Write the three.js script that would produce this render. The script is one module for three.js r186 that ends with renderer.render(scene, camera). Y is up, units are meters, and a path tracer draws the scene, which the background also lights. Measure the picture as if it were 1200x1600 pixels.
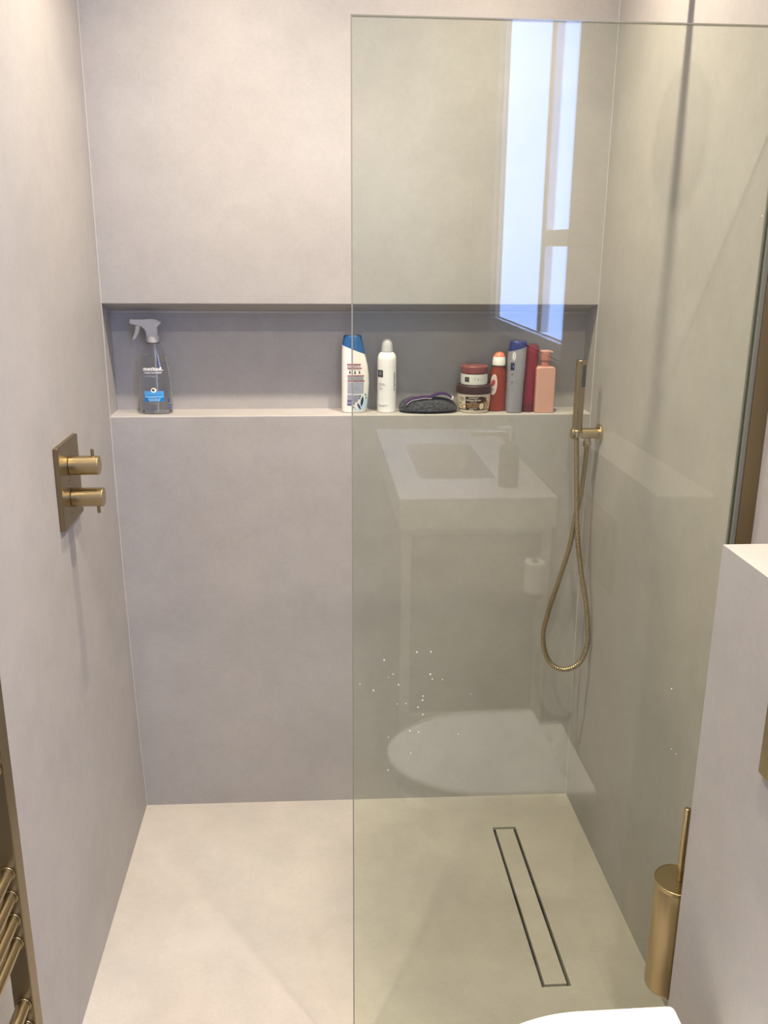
import * as THREE from 'three';
import { RoundedBoxGeometry } from 'three/addons/geometries/RoundedBoxGeometry.js';
import { mergeGeometries } from 'three/addons/utils/BufferGeometryUtils.js';
import { RectAreaLightUniformsLib } from 'three/addons/lights/RectAreaLightUniformsLib.js';

// ------------------------------------------------------------ camera, sky, exposure
const scene = new THREE.Scene();
const camera = new THREE.PerspectiveCamera(THREE.MathUtils.radToDeg(2 * Math.atan(800 / 1419.73)), 1200 / 1600, 0.05, 60);
camera.rotation.order = 'YXZ';
camera.position.set(0.5444, 1.6381, 2.43);
camera.rotation.set(-0.28682, -0.07654, 0.00749);
const renderer = new THREE.WebGLRenderer({ antialias: true });
renderer.toneMapping = THREE.LinearToneMapping;
renderer.toneMappingExposure = 1.0;
renderer.shadowMap.enabled = true;
RectAreaLightUniformsLib.init();
scene.background = new THREE.Color().setRGB(1.6, 2.3, 4.2);
const LAMP = { color: [1.0, 0.86, 0.68], beams: [[6.2, 50], [2.35, 86]] };          // ceiling downlights, warm white: [candela, cone]
const DAY = { color: [0.29, 0.46, 1.0], strength: 13, pane: [0.15, 0.25, 0.5] };   // bathroom window, blue daylight
const LAMPS = [
  [0.35, 0.467, 'on the left over the shower floor'], [0.95, 0.467, 'over the rain shower'],
  [0.35, 1.5, 'on the left in front of the glass screen'], [0.95, 1.5, 'above the toilet'],
  [0.95, 2.53, 'above the basin unit'],
];
const CEIL = 2.717, W = 1.3, ZG = 0.9606;

// ------------------------------------------------------------ helpers
function rng(seed) { let a = seed >>> 0; return () => { a = (a + 0x6D2B79F5) | 0; let t = Math.imul(a ^ (a >>> 15), 1 | a); t = (t + Math.imul(t ^ (t >>> 7), 61 | t)) ^ t; return ((t ^ (t >>> 14)) >>> 0) / 4294967296; }; }
const names = {};
function numbered(n) { const k = names[n] = (names[n] ?? -1) + 1; return k ? n + '_' + String(k).padStart(3, '0') : n; }
function mesh(name, g, m, parent = scene) {
  const o = new THREE.Mesh(Array.isArray(g) ? mergeGeometries(g.map(x => x.index ? x.toNonIndexed() : x)) : g, m);
  o.name = parent === scene ? numbered(name) : name; o.castShadow = o.receiveShadow = true; parent.add(o); return o;
}
function thing(name, label, category, [x, y, z] = [0, 0, 0], group) {
  const o = new THREE.Group(); o.name = numbered(name); o.position.set(x, y, z); scene.add(o);
  o.userData = { label, category }; if (group) o.userData.group = group; return o;
}
function struct(name, g, m, label) { const o = mesh(name, g, m); o.userData.kind = 'structure'; if (label) o.userData.label = label; return o; }
const lin = (r, g, b) => new THREE.Color().setRGB(r, g, b);
const box = (w, h, d, x = 0, y = 0, z = 0) => new THREE.BoxGeometry(w, h, d).translate(x, y, z);
const rbox = (w, h, d, r, x = 0, y = 0, z = 0, s = 3) => new RoundedBoxGeometry(w, h, d, s, r).translate(x, y, z);
const cyl = (r0, r1, h, x = 0, y = 0, z = 0, seg = 48) => new THREE.CylinderGeometry(r0, r1, h, seg).translate(x, y, z);
function lathe(profile, seg = 64) { return new THREE.LatheGeometry(profile.map(p => new THREE.Vector2(Math.max(p[0], 1e-5), p[1])), seg); }
// smooth normals across edges softer than the crease angle, each face weighted by its area so that flats stay flat
function toCreasedNormals(g0, crease) {
  const g = g0.index ? g0.toNonIndexed() : g0, p = g.attributes.position, n = p.count / 3, F = [], at = new Map(), keys = [];
  const a = new THREE.Vector3(), b = new THREE.Vector3(), c = new THREE.Vector3(), K = Math.cos(crease);
  for (let f = 0; f < n; f++) {
    a.fromBufferAttribute(p, f * 3); b.fromBufferAttribute(p, f * 3 + 1); c.fromBufferAttribute(p, f * 3 + 2);
    const w = b.clone().sub(a).cross(c.clone().sub(a)), L = w.length(); F.push([w, L > 0 ? w.clone().divideScalar(L) : w.clone()]);
    [a, b, c].forEach(v => { const k = Math.round(v.x * 2e5) + ',' + Math.round(v.y * 2e5) + ',' + Math.round(v.z * 2e5); keys.push(k); if (!at.has(k)) at.set(k, []); at.get(k).push(f); });
  }
  const N = new Float32Array(p.count * 3), s = new THREE.Vector3();
  for (let i = 0; i < p.count; i++) { const u = F[(i / 3) | 0][1]; s.set(0, 0, 0); for (const f of at.get(keys[i])) if (F[f][1].dot(u) > K) s.add(F[f][0]); s.normalize(); N.set([s.x, s.y, s.z], i * 3); }
  g.setAttribute('normal', new THREE.BufferAttribute(N, 3)); return g;
}
// cylinder with rounded rims, axis y, from y0 to y1
function puck(r, y0, y1, e = 0.002, seg = 64) {
  const p = [[0, y0], [r - e, y0]];
  for (let i = 1; i <= 4; i++) { const a = -Math.PI / 2 + i * Math.PI / 8; p.push([r - e + e * Math.cos(a), y0 + e + e * Math.sin(a)]); }
  for (let i = 0; i <= 4; i++) { const a = i * Math.PI / 8; p.push([r - e + e * Math.cos(a), y1 - e + e * Math.sin(a)]); }
  p.push([0, y1]); return toCreasedNormals(lathe(p, seg), 0.6);
}
// uv in metres by the way each face looks
function uvBox(g0, s = 1) {
  const g = g0.index ? g0.toNonIndexed() : g0, p = g.attributes.position, uv = new Float32Array(p.count * 2);
  const a = new THREE.Vector3(), b = new THREE.Vector3(), c = new THREE.Vector3();
  for (let i = 0; i < p.count; i += 3) {
    a.fromBufferAttribute(p, i); b.fromBufferAttribute(p, i + 1); c.fromBufferAttribute(p, i + 2);
    const n = b.clone().sub(a).cross(c.clone().sub(a)), ax = Math.abs(n.x), ay = Math.abs(n.y), az = Math.abs(n.z);
    [a, b, c].forEach((v, k) => {
      const t = ax >= ay && ax >= az ? [v.z, v.y] : ay >= az ? [v.x, v.z] : [v.x, v.y];
      uv[(i + k) * 2] = t[0] * s; uv[(i + k) * 2 + 1] = t[1] * s;
    });
  }
  g.setAttribute('uv', new THREE.BufferAttribute(uv, 2)); return g;
}
// stacked super-ellipse rings: [y, halfWidth, halfDepth, centreX, exponent, slopeOfRing]
function loft(rings, seg = 56, crease = 0.7) {
  const pos = [], uv = [], idx = [];
  const pt = (r, t) => {
    const [y, w, d, cx = 0, n = 2, k = 0] = r, C = Math.cos(t), S = Math.sin(t);
    const x = Math.sign(C) * Math.pow(Math.abs(C), 2 / n) * w, z = Math.sign(S) * Math.pow(Math.abs(S), 2 / n) * d;
    return [x + cx, y + k * x, z];
  };
  rings.forEach((r, j) => { for (let i = 0; i <= seg; i++) { pos.push(...pt(r, i / seg * 2 * Math.PI)); uv.push(i / seg, j / (rings.length - 1)); } });
  for (let j = 0; j < rings.length - 1; j++) for (let i = 0; i < seg; i++) { const a = j * (seg + 1) + i, b = a + seg + 1; idx.push(a, b, a + 1, b, b + 1, a + 1); }
  [[0, 1], [rings.length - 1, 0]].forEach(([j, flip]) => {
    const r = rings[j], o = pos.length / 3; pos.push(r[3] ?? 0, r[0], 0); uv.push(0.5, 0.5);
    for (let i = 0; i < seg; i++) { const a = j * (seg + 1) + i; flip ? idx.push(o, a, a + 1) : idx.push(o, a + 1, a); }
  });
  const g = new THREE.BufferGeometry(); g.setAttribute('position', new THREE.Float32BufferAttribute(pos, 3)); g.setAttribute('uv', new THREE.Float32BufferAttribute(uv, 2)); g.setIndex(idx);
  return toCreasedNormals(g, crease);
}
// a printed film lying on the +z side of a loft: x runs from fraction u0 to u1 of the half width
function film(rings, y0, y1, u0, u1, off = 0.0004, nu = 24, nv = 24) {
  const at = y => { let j = 0; while (j < rings.length - 2 && rings[j + 1][0] < y) j++; const a = rings[j], b = rings[j + 1], t = (y - a[0]) / (b[0] - a[0]); const f = k => (a[k] ?? (k === 4 ? 2 : 0)) * (1 - t) + (b[k] ?? (k === 4 ? 2 : 0)) * t; return [f(1), f(2), f(3), f(4)]; };
  const pos = [], uv = [], idx = [];
  for (let j = 0; j <= nv; j++) for (let i = 0; i <= nu; i++) {
    const y = y0 + (y1 - y0) * j / nv, [w, d, cx, n] = at(y), u = u0 + (u1 - u0) * i / nu;
    pos.push(cx + u * (w + off), y, d * Math.pow(Math.max(0, 1 - Math.pow(Math.abs(u), n)), 1 / n) + off); uv.push(i / nu, j / nv);
  }
  for (let j = 0; j < nv; j++) for (let i = 0; i < nu; i++) { const a = j * (nu + 1) + i, b = a + nu + 1; idx.push(a, a + 1, b, b, a + 1, b + 1); }
  const g = new THREE.BufferGeometry(); g.setAttribute('position', new THREE.Float32BufferAttribute(pos, 3)); g.setAttribute('uv', new THREE.Float32BufferAttribute(uv, 2)); g.setIndex(idx); g.computeVertexNormals(); return g;
}
function tube(points, r, seg = 64, rad = 16, closed = false) { return new THREE.TubeGeometry(new THREE.CatmullRomCurve3(points.map(p => new THREE.Vector3(...p)), closed), seg, r, rad, closed); }

// ------------------------------------------------------------ textures
function noiseGrid(n, cells, seed) {            // periodic value noise, n x n
  const r = rng(seed), g = Float32Array.from({ length: cells * cells }, () => r()), out = new Float32Array(n * n), S = t => t * t * (3 - 2 * t);
  for (let y = 0; y < n; y++) for (let x = 0; x < n; x++) {
    const fx = x / n * cells, fy = y / n * cells, x0 = fx | 0, y0 = fy | 0, tx = S(fx - x0), ty = S(fy - y0), x1 = (x0 + 1) % cells, y1 = (y0 + 1) % cells;
    out[y * n + x] = (g[y0 * cells + x0] * (1 - tx) + g[y0 * cells + x1] * tx) * (1 - ty) + (g[y1 * cells + x0] * (1 - tx) + g[y1 * cells + x1] * tx) * ty - 0.5;
  }
  return out;
}
function sum(n, parts) { const o = new Float32Array(n * n); for (const [c, a, s] of parts) { const g = noiseGrid(n, c, s); for (let i = 0; i < o.length; i++) o[i] += g[i] * a; } return o; }
function dataTex(n, f, srgb) {
  const d = new Uint8Array(n * n * 4);
  for (let i = 0; i < n * n; i++) { const c = f(i); for (let k = 0; k < 3; k++) d[i * 4 + k] = Math.max(0, Math.min(255, Math.round(c[k]))); d[i * 4 + 3] = 255; }
  const t = new THREE.DataTexture(d, n, n); t.wrapS = t.wrapT = THREE.RepeatWrapping; t.magFilter = THREE.LinearFilter; t.minFilter = THREE.LinearMipmapLinearFilter; t.generateMipmaps = true;
  if (srgb) t.colorSpace = THREE.SRGBColorSpace; t.needsUpdate = true; return t;
}
function canvasTex(w, h, draw) {
  const c = document.createElement('canvas'); c.width = w; c.height = h; draw(c.getContext('2d'), w, h);
  const t = new THREE.CanvasTexture(c); t.colorSpace = THREE.SRGBColorSpace; t.anisotropy = 8; return t;
}
function plaster(seed, amount) {
  const n = 1024, soft = sum(n, [[3, 1, seed], [7, 0.8, seed + 1], [17, 0.6, seed + 2], [41, 0.45, seed + 3], [97, 0.3, seed + 4]]), grain = sum(n, [[211, 0.6, seed + 5], [503, 0.7, seed + 6]]), hue = sum(n, [[5, 1, seed + 7], [13, 0.6, seed + 8]]);
  const map = dataTex(n, i => { const v = 238 + soft[i] * amount + grain[i] * 7, h = hue[i] * amount * 0.22; return [v + h, v, v - h]; }, true);
  const relief = sum(n, [[9, 1, seed + 9], [23, 0.5, seed + 10], [61, 0.22, seed + 11], [190, 0.1, seed + 12], [480, 0.07, seed + 13]]);
  const bump = dataTex(n, i => { const v = 128 + relief[i] * 110; return [v, v, v]; });
  [map, bump].forEach(t => t.repeat.set(0.7, 0.7)); return { map, bump };
}
const P1 = plaster(11, 11), P2 = plaster(41, 12);
const M = {
  wall: new THREE.MeshStandardMaterial({ color: lin(0.445, 0.426, 0.415), map: P1.map, bumpMap: P1.bump, bumpScale: 0.0009, roughness: 0.62 }),
  floor: new THREE.MeshStandardMaterial({ color: lin(0.5, 0.468, 0.428), map: P2.map, bumpMap: P2.bump, bumpScale: 0.0007, roughness: 0.55 }),
  ceiling: new THREE.MeshStandardMaterial({ color: lin(0.8, 0.78, 0.75), bumpMap: P1.bump, bumpScale: 0.0006, roughness: 0.85 }),
  sealant: new THREE.MeshStandardMaterial({ color: lin(0.47, 0.45, 0.44), roughness: 0.55 }),
  joinery: new THREE.MeshStandardMaterial({ color: lin(0.82, 0.82, 0.82), roughness: 0.35 }),
  ceramic: new THREE.MeshPhysicalMaterial({ color: lin(0.86, 0.86, 0.85), roughness: 0.08, clearcoat: 0.5, clearcoatRoughness: 0.05 }),
  counter: new THREE.MeshStandardMaterial({ color: lin(0.8, 0.77, 0.74), map: P2.map, roughness: 0.45 }),
  cabinet: new THREE.MeshStandardMaterial({ color: lin(0.3, 0.27, 0.245), roughness: 0.5 }),
  dark: new THREE.MeshStandardMaterial({ color: lin(0.018, 0.016, 0.012), roughness: 0.6 }),
  rubber: new THREE.MeshStandardMaterial({ color: lin(0.05, 0.048, 0.05), roughness: 0.6 }),
};
const brushed = (() => {
  const n = 256, a = sum(n, [[128, 1, 71], [31, 0.5, 72]]);
  const rough = dataTex(n, i => { const y = (i / n) | 0, v = 225 + a[i] * 22; return [v, v, v]; });
  return rough;
})();
M.brass = new THREE.MeshStandardMaterial({ color: lin(0.46, 0.365, 0.205), metalness: 1, roughness: 0.29, roughnessMap: brushed });
M.brassDull = new THREE.MeshStandardMaterial({ color: lin(0.27, 0.21, 0.12), metalness: 1, roughness: 0.42, roughnessMap: brushed });
M.glass = new THREE.MeshPhysicalMaterial({ color: lin(0.91, 0.93, 0.882), transmission: 1, thickness: 0, roughness: 0, ior: 1.5 });
M.glassEdge = new THREE.MeshPhysicalMaterial({ color: lin(0.24, 0.23, 0.18), roughness: 0.12, metalness: 0 });
const plastic = (r, g, b, rough = 0.3, extra = {}) => new THREE.MeshPhysicalMaterial({ color: lin(r, g, b), roughness: rough, ...extra });
const printed = (t, extra = {}) => new THREE.MeshPhysicalMaterial({ map: t, roughness: 0.35, transparent: true, ...extra });

// ------------------------------------------------------------ structure
const leanL = y => y < 1.2 ? 0.019 * Math.pow((1.2 - y) / 1.2, 2) : 0, leanR = y => y < 1.2 ? 0.0087 * Math.pow((1.2 - y) / 1.2, 2) : 0;
function leaning(g, face, fn) {
  const p = g.attributes.position;
  for (let i = 0; i < p.count; i++) if (Math.abs(p.getX(i) - face) < 1e-4) p.setX(i, face + fn(p.getY(i)));
  g.computeVertexNormals(); return uvBox(g);
}
{ // shower wall with the long niche: one profile in (z, y) run along x
  const s = new THREE.Shape(), D = -0.0995, L = 1.194, T = 1.486, TB = 1.4625, e = 0.004;
  s.moveTo(-0.3, -0.12); s.lineTo(0, -0.12); s.lineTo(0, L - e); s.quadraticCurveTo(0, L, -e, L); s.lineTo(D, L + 0.0008); s.lineTo(D, TB); s.lineTo(-0.0025, T); s.quadraticCurveTo(0, T, 0, T + 0.0025);
  s.lineTo(0, CEIL + 0.1); s.lineTo(-0.3, CEIL + 0.1); s.closePath();
  const g = new THREE.ExtrudeGeometry(s, { depth: W + 0.1, bevelEnabled: false, curveSegments: 5 });
  g.applyMatrix4(new THREE.Matrix4().makeBasis(new THREE.Vector3(0, 0, 1), new THREE.Vector3(0, 1, 0), new THREE.Vector3(-1, 0, 0))).translate(W + 0.05, 0, 0);
  struct('wall_back', toCreasedNormals(uvBox(g), 0.5), M.wall, 'beige plastered shower wall with a long recessed niche');
}
struct('wall_left', leaning(new THREE.BoxGeometry(0.2, CEIL + 0.2, 4.3, 1, 24, 1).translate(-0.1, CEIL / 2, 1.85), 0, leanL), M.wall, 'beige plastered wall on the left');
{
  const a = leaning(new THREE.BoxGeometry(0.3, CEIL + 0.2, ZG + 0.3, 1, 24, 1).translate(W + 0.15, CEIL / 2, (ZG - 0.3) / 2), W, leanR);
  const s = new THREE.Shape(); s.moveTo(ZG, -0.1); s.lineTo(4, -0.1); s.lineTo(4, CEIL + 0.1); s.lineTo(ZG, CEIL + 0.1); s.closePath();
  const h = new THREE.Path(); h.moveTo(2.27, 1.285); h.lineTo(3.46, 1.285); h.lineTo(3.46, 2.6); h.lineTo(2.27, 2.6); h.closePath(); s.holes.push(h);
  const b = new THREE.ExtrudeGeometry(s, { depth: 0.3, bevelEnabled: false });
  b.applyMatrix4(new THREE.Matrix4().makeBasis(new THREE.Vector3(0, 0, 1), new THREE.Vector3(0, 1, 0), new THREE.Vector3(-1, 0, 0))).translate(W + 0.3, 0, 0);
  const bb = uvBox(b); bb.computeVertexNormals();
  struct('wall_right', [a, bb], M.wall, 'beige plastered wall on the right');
}
struct('wall_front', uvBox(box(W + 0.5, CEIL + 0.2, 0.2, W / 2, CEIL / 2, 4.1)), M.wall);
struct('ceiling', uvBox(box(W + 0.5, 0.1, 4.5, W / 2, CEIL + 0.05, 1.95)), M.ceiling);
{ // floor: three falls meeting in two creases, with a slot cut for the drain
  const tri = (a, b, c) => { const n = b.clone().sub(a).cross(c.clone().sub(a)); return (x, z) => a.y - (n.x * (x - a.x) + n.z * (z - a.z)) / n.y; };
  const V = (x, y, z) => new THREE.Vector3(x, y, z), zf = 0.949;
  const BL = V(0, 0.006, 0), Q = V(1.054, -0.006, 0), BR = V(1.3, -0.008, 0), P = V(0.609, 0.006, zf), FL = V(0, 0.006, zf);
  const regions = [
    [[[-0.05, -0.05], [0, 0], [P.x, P.z], [-0.05, zf]], tri(BL, P, FL)],
    [[[-0.05, -0.05], [1.054, -0.05], [Q.x, Q.z], [P.x, P.z], [0, 0]], tri(BL, Q, P)],
    [[[1.054, -0.05], [1.36, -0.05], [1.36, zf], [P.x, P.z], [Q.x, Q.z]], tri(P, Q, BR), [[1.0447, 0.1619], [1.1134, 0.1619], [1.1134, 0.767], [1.0447, 0.767]]],
    [[[-0.05, zf], [1.36, zf], [1.36, 4.05], [-0.05, 4.05]], () => 0.006],
  ];
  const gs = regions.map(([pts, fn, hole]) => {
    const s = new THREE.Shape(pts.map(p => new THREE.Vector2(p[0], -p[1]))); if (hole) s.holes.push(new THREE.Path(hole.map(p => new THREE.Vector2(p[0], -p[1]))));
    const g = new THREE.ExtrudeGeometry(s, { depth: 0.1, bevelEnabled: false }).rotateX(-Math.PI / 2), p = g.attributes.position;
    for (let i = 0; i < p.count; i++) p.setY(i, p.getY(i) > 0.05 ? fn(p.getX(i), p.getZ(i)) : -0.1);
    const u = uvBox(g); u.computeVertexNormals(); return u;
  });
  struct('floor', gs, M.floor, 'pale seamless plastered floor falling to the drain');
  const f = regions[2][1], t = thing('shower_drain', 'long narrow floor drain with a plastered cover inside a dark slot', 'drain', [1.079, f(1.079, 0.4645), 0.4645]);
  const tilt = new THREE.Euler(Math.atan(0.0088), 0, Math.atan(-0.0081));
  const c = mesh('cover', uvBox(rbox(0.0687 - 0.0165, 0.014, 0.6051 - 0.0165, 0.001, 0, -0.0072, 0)), M.floor, t); c.rotation.set(-tilt.x, 0, tilt.z);
  mesh('channel', [box(0.069, 0.004, 0.606, 0, -0.06, 0), box(0.002, 0.05, 0.606, -0.0337, -0.036, 0), box(0.002, 0.05, 0.606, 0.0337, -0.036, 0), box(0.069, 0.05, 0.002, 0, -0.036, -0.302), box(0.069, 0.05, 0.002, 0, -0.036, 0.302), box(0.03, 0.044, 0.04, 0, -0.037, -0.2), box(0.03, 0.044, 0.04, 0, -0.037, 0.2)], M.dark, t);
}
{ // sealant in the corners
  const ys = Array.from({ length: 15 }, (_, i) => i * 0.196);
  struct('trim_1', tube(ys.map(y => [leanL(y), y, 0]), 0.0017, 60, 8), M.sealant, 'thin pale sealant line in the left corner');
  struct('trim_2', tube(ys.map(y => [W + leanR(y), y, 0]), 0.0016, 60, 8), M.sealant, 'thin pale sealant line in the right corner');
  struct('trim_3', tube([[0, 1.4605, -0.0985], [0.6, 1.4605, -0.0985], [W, 1.4605, -0.0985]], 0.0042, 20, 8), M.sealant, 'pale sealant line along the top of the niche');
}
{ // low boxed wall that hides the cistern
  const g = new THREE.ExtrudeGeometry(new THREE.Shape([[1.187, 0], [1.32, 0], [1.32, 1.1837], [1.187, 1.1837]].map(p => new THREE.Vector2(...p))), { depth: 0.62 - 0.004, bevelEnabled: true, bevelSize: 0.002, bevelThickness: 0.002, bevelOffset: -0.002, bevelSegments: 2 }).translate(0, 0, 1.103);
  struct('wall_low', toCreasedNormals(uvBox(g), 0.5), M.wall, 'low beige plastered cistern wall with a ledge top');
}
{ // window high in the right wall, behind the photographer's shoulder
  const t = new THREE.Group(); t.name = 'window_1'; t.userData = { kind: 'structure', label: 'white framed window in a deep reveal' }; scene.add(t);
  const z0 = 2.27, z1 = 3.46, y0 = 1.285, y1 = 2.6, x = 1.325, zc = (z0 + z1) / 2, yc = (y0 + y1) / 2;
  mesh('window_frame', [box(0.034, 0.05, z1 - z0, x + 0.003, y0 + 0.03, zc), box(0.034, 0.05, z1 - z0, x + 0.003, y1 - 0.025, zc), box(0.034, y1 - y0 - 0.1, 0.04, x + 0.003, yc, z0 + 0.02), box(0.024, y1 - y0 - 0.1, 0.03, x + 0.006, yc, z1 - 0.015), box(0.035, y1 - y0 - 0.14, 0.06, x, yc, 2.6), box(0.03, 0.05, 0.28, x, 1.66, 2.45)], M.joinery, t);
  const pm = new THREE.MeshStandardMaterial({ color: 0x222222, roughness: 0.3, emissive: lin(...DAY.pane), emissiveIntensity: 1 });
  mesh('pane', box(0.01, y1 - y0 - 0.1, z1 - z0 - 0.1, x + 0.016, yc, zc), pm, t).name = 'window_pane';
  const l = new THREE.RectAreaLight(lin(...DAY.color), DAY.strength, z1 - z0 - 0.12, y1 - y0 - 0.12);
  l.name = 'window_light'; l.position.set(x + 0.008, yc, zc); l.lookAt(0, yc, zc); scene.add(l);
}

// ------------------------------------------------------------ ceiling downlights
{
  const lens = new THREE.MeshStandardMaterial({ color: 0x111111, emissive: lin(40, 34, 25), emissiveIntensity: 1 });
  const ring = new THREE.LatheGeometry([[0.028, -0.001], [0.03, -0.005], [0.042, -0.005], [0.044, -0.001], [0.044, 0]].map(p => new THREE.Vector2(...p)), 40), disc = puck(0.0275, -0.003, 0.0, 0.001, 32);
  LAMPS.forEach(([x, z, where]) => {
    const t = thing('ceiling_downlight', 'small round white recessed downlight ' + where, 'downlight', [x, CEIL, z]);
    mesh('bezel', ring, M.joinery, t); mesh('lens', disc, lens, t);
    for (const [I, a] of LAMP.beams) {
      const s = new THREE.SpotLight(lin(...LAMP.color), I, 0, THREE.MathUtils.degToRad(a), 1, 2);
      s.name = 'downlight_beam'; s.position.set(x, CEIL - 0.012, z); s.target.position.set(x, 0, z); s.castShadow = true; s.shadow.radius = 1.1; scene.add(s, s.target);
    }
  });
}

// ------------------------------------------------------------ glass screen
{
  const x0 = 0.6029, x1 = 1.2985, y0 = 0.008, y1 = 1.9571, d = 0.008;
  const t = thing('glass_screen', 'tall frameless clear glass shower screen fixed to the right wall', 'shower screen', [x0, 0, ZG]);
  mesh('glass_panel', box(x1 - x0 - 0.004, y1 - y0 - 0.002, d, (x1 - x0) / 2, (y0 + y1) / 2, 0), M.glass, t);
  const ed = mesh('polished_edge', [box(0.002, y1 - y0, d, 0.001, (y0 + y1) / 2, 0), box(x1 - x0 - 0.002, 0.002, d, (x1 - x0) / 2 + 0.001, y1 - 0.001, 0)], M.glassEdge, t); ed.userData.label = 'grey green polished glass edge';
  const c = mesh('wall_channel', [rbox(0.0285, y1 - y0, 0.009, 0.0008, 1.3 - 0.01425 - x0, (y0 + y1) / 2, 0.0095), rbox(0.0285, y1 - y0, 0.009, 0.0008, 1.3 - 0.01425 - x0, (y0 + y1) / 2, -0.0095)], M.brassDull, t); c.userData.label = 'brass wall channel';
  mesh('seal', [box(0.006, y1 - y0, 0.006, 1.2685 - x0, (y0 + y1) / 2, 0.0075), box(0.006, y1 - y0, 0.006, 1.2685 - x0, (y0 + y1) / 2, -0.0075)], plastic(0.14, 0.145, 0.125, 0.5), t);
  const spots = [[0.659, 0.931], [0.675, 0.903], [0.667, 0.897], [0.685, 0.882], [0.729, 0.850], [0.742, 0.901], [0.746, 0.891], [0.764, 0.890], [0.717, 0.945], [0.742, 0.945], [0.817, 0.859], [0.730, 0.858], [0.699, 0.844], [0.721, 0.836], [0.683, 0.844], [0.707, 0.789], [0.723, 0.786], [0.668, 0.777], [0.709, 0.743], [0.640, 0.872], [0.730, 0.821], [0.616, 0.886], [0.668, 0.709], [0.796, 0.779], [1.254, 1.685], [1.189, 0.858], [1.211, 0.722], [1.201, 0.733]];
  const wm = plastic(0.85, 0.83, 0.78, 0.5), r = rng(5), sg = new THREE.SphereGeometry(1, 8, 6);
  for (const [x, y] of spots) { const s = mesh('splash_mark', sg, wm, t), k = 0.0007 + r() * 0.0009; s.position.set(x - x0, y, d / 2 + 0.0003); s.scale.set(k, k * (0.8 + r() * 0.6), 0.0004); }
}

// ------------------------------------------------------------ shower valve on the left wall
{
  const t = thing('shower_valve', 'square brushed brass shower valve plate with two round knobs on the left wall', 'shower valve', [0, 1.1365, 0.466]);
  mesh('plate', uvBox(rbox(0.011, 0.181, 0.163, 0.002, 0.0055, 0, 0), 3), M.brassDull, t);
  [[0.036, 1, 0.074], [-0.0355, -1, 0.078]].forEach(([y, up, len]) => {
    const k = mesh('knob', puck(0.021, 0.011, len, 0.0015).rotateZ(-Math.PI / 2).translate(0, y, 0), M.brass, t);
    mesh('lever_pin', puck(0.0036, 0.018, 0.0365, 0.0008, 20).rotateX(up > 0 ? 0 : Math.PI).translate(len - 0.013, y, 0), M.brass, k);
  });
  for (const [y, z] of [[0.007, 0.018], [0.0005, 0.026], [-0.066, 0.018]]) mesh('mark', puck(0.0016, 0, 0.0003, 0.0001, 12).rotateZ(-Math.PI / 2).translate(0.0112, y, z), M.dark, t);
}

// ------------------------------------------------------------ hand shower and its holder on the right wall
{
  const z = 0.095, h = thing('shower_holder', 'round brushed brass wall outlet holding the hand shower', 'shower holder', [W, 1.158, z]);
  mesh('wall_flange', puck(0.026, 0, 0.006, 0.0015).rotateZ(Math.PI / 2), M.brass, h);
  mesh('outlet_arm', puck(0.0145, 0.004, 0.0515, 0.0012, 40).rotateZ(Math.PI / 2), M.brass, h);
  mesh('cradle', [puck(0.0145, 0.0724, 0.0785, 0.002, 40).rotateZ(Math.PI / 2), new THREE.TorusGeometry(0.0125, 0.0035, 10, 32).rotateX(Math.PI / 2).translate(-0.0635, 0.008, 0.002), rbox(0.02, 0.006, 0.008, 0.001, -0.06, 0.004, -0.013)], M.brass, h);
  mesh('outlet_nut', [puck(0.0108, -0.036, -0.02, 0.0015, 32).translate(-0.0335, 0, 0), puck(0.0085, -0.021, -0.012, 0.001, 32).translate(-0.0335, 0, 0)], M.brass, h);
  const t = thing('hand_shower', 'slim brushed brass stick hand shower with a looped metal hose', 'hand shower', [1.2365, 1.144, z]);
  const hs = mesh('handset', puck(0.0135, 0.024, 0.2085, 0.0015, 40), M.brass, t);
  mesh('neck', lathe([[0, 0], [0.0075, 0], [0.0085, 0.006], [0.0085, 0.016], [0.0128, 0.0245], [0, 0.0245]], 32), M.brass, t);
  const face = mesh('spray_face', new THREE.CylinderGeometry(0.0139, 0.0139, 0.057, 24, 1, false, 0.0, 1.15).translate(0, 0.168, 0), M.rubber, hs); face.userData.label = 'dark grey spray face';
  const pts = [[1.2365, 1.146, 0.095], [1.244, 1.032, 0.098], [1.249, 0.948, 0.102], [1.255, 0.865, 0.112], [1.267, 0.775, 0.126], [1.281, 0.697, 0.140], [1.289, 0.624, 0.150], [1.288, 0.561, 0.155], [1.270, 0.515, 0.155], [1.232, 0.494, 0.150], [1.200, 0.503, 0.140], [1.179, 0.539, 0.130], [1.172, 0.589, 0.122], [1.185, 0.657, 0.115], [1.212, 0.750, 0.108], [1.238, 0.848, 0.100], [1.251, 0.927, 0.090], [1.261, 0.981, 0.085], [1.266, 1.054, 0.088], [1.2665, 1.125, 0.095]];
  const curve = new THREE.CatmullRomCurve3(pts.map(p => new THREE.Vector3(p[0] - 1.2365, p[1] - 1.144, p[2] - z)));
  const rings = 210, N = rings * 6, R = 12, g = new THREE.TubeGeometry(curve, N, 0.0068, R, false), p = g.attributes.position, c = new THREE.Vector3();
  for (let i = 0; i <= N; i++) {
    curve.getPointAt(i / N, c); const k = 0.9 + 0.13 * Math.pow(Math.abs(Math.sin(i / 6 * Math.PI)), 0.7);
    for (let j = 0; j <= R; j++) { const q = i * (R + 1) + j; p.setXYZ(q, c.x + (p.getX(q) - c.x) * k, c.y + (p.getY(q) - c.y) * k, c.z + (p.getZ(q) - c.z) * k); }
  }
  g.computeVertexNormals(); mesh('hose', g, M.brass, t);
}
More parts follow.
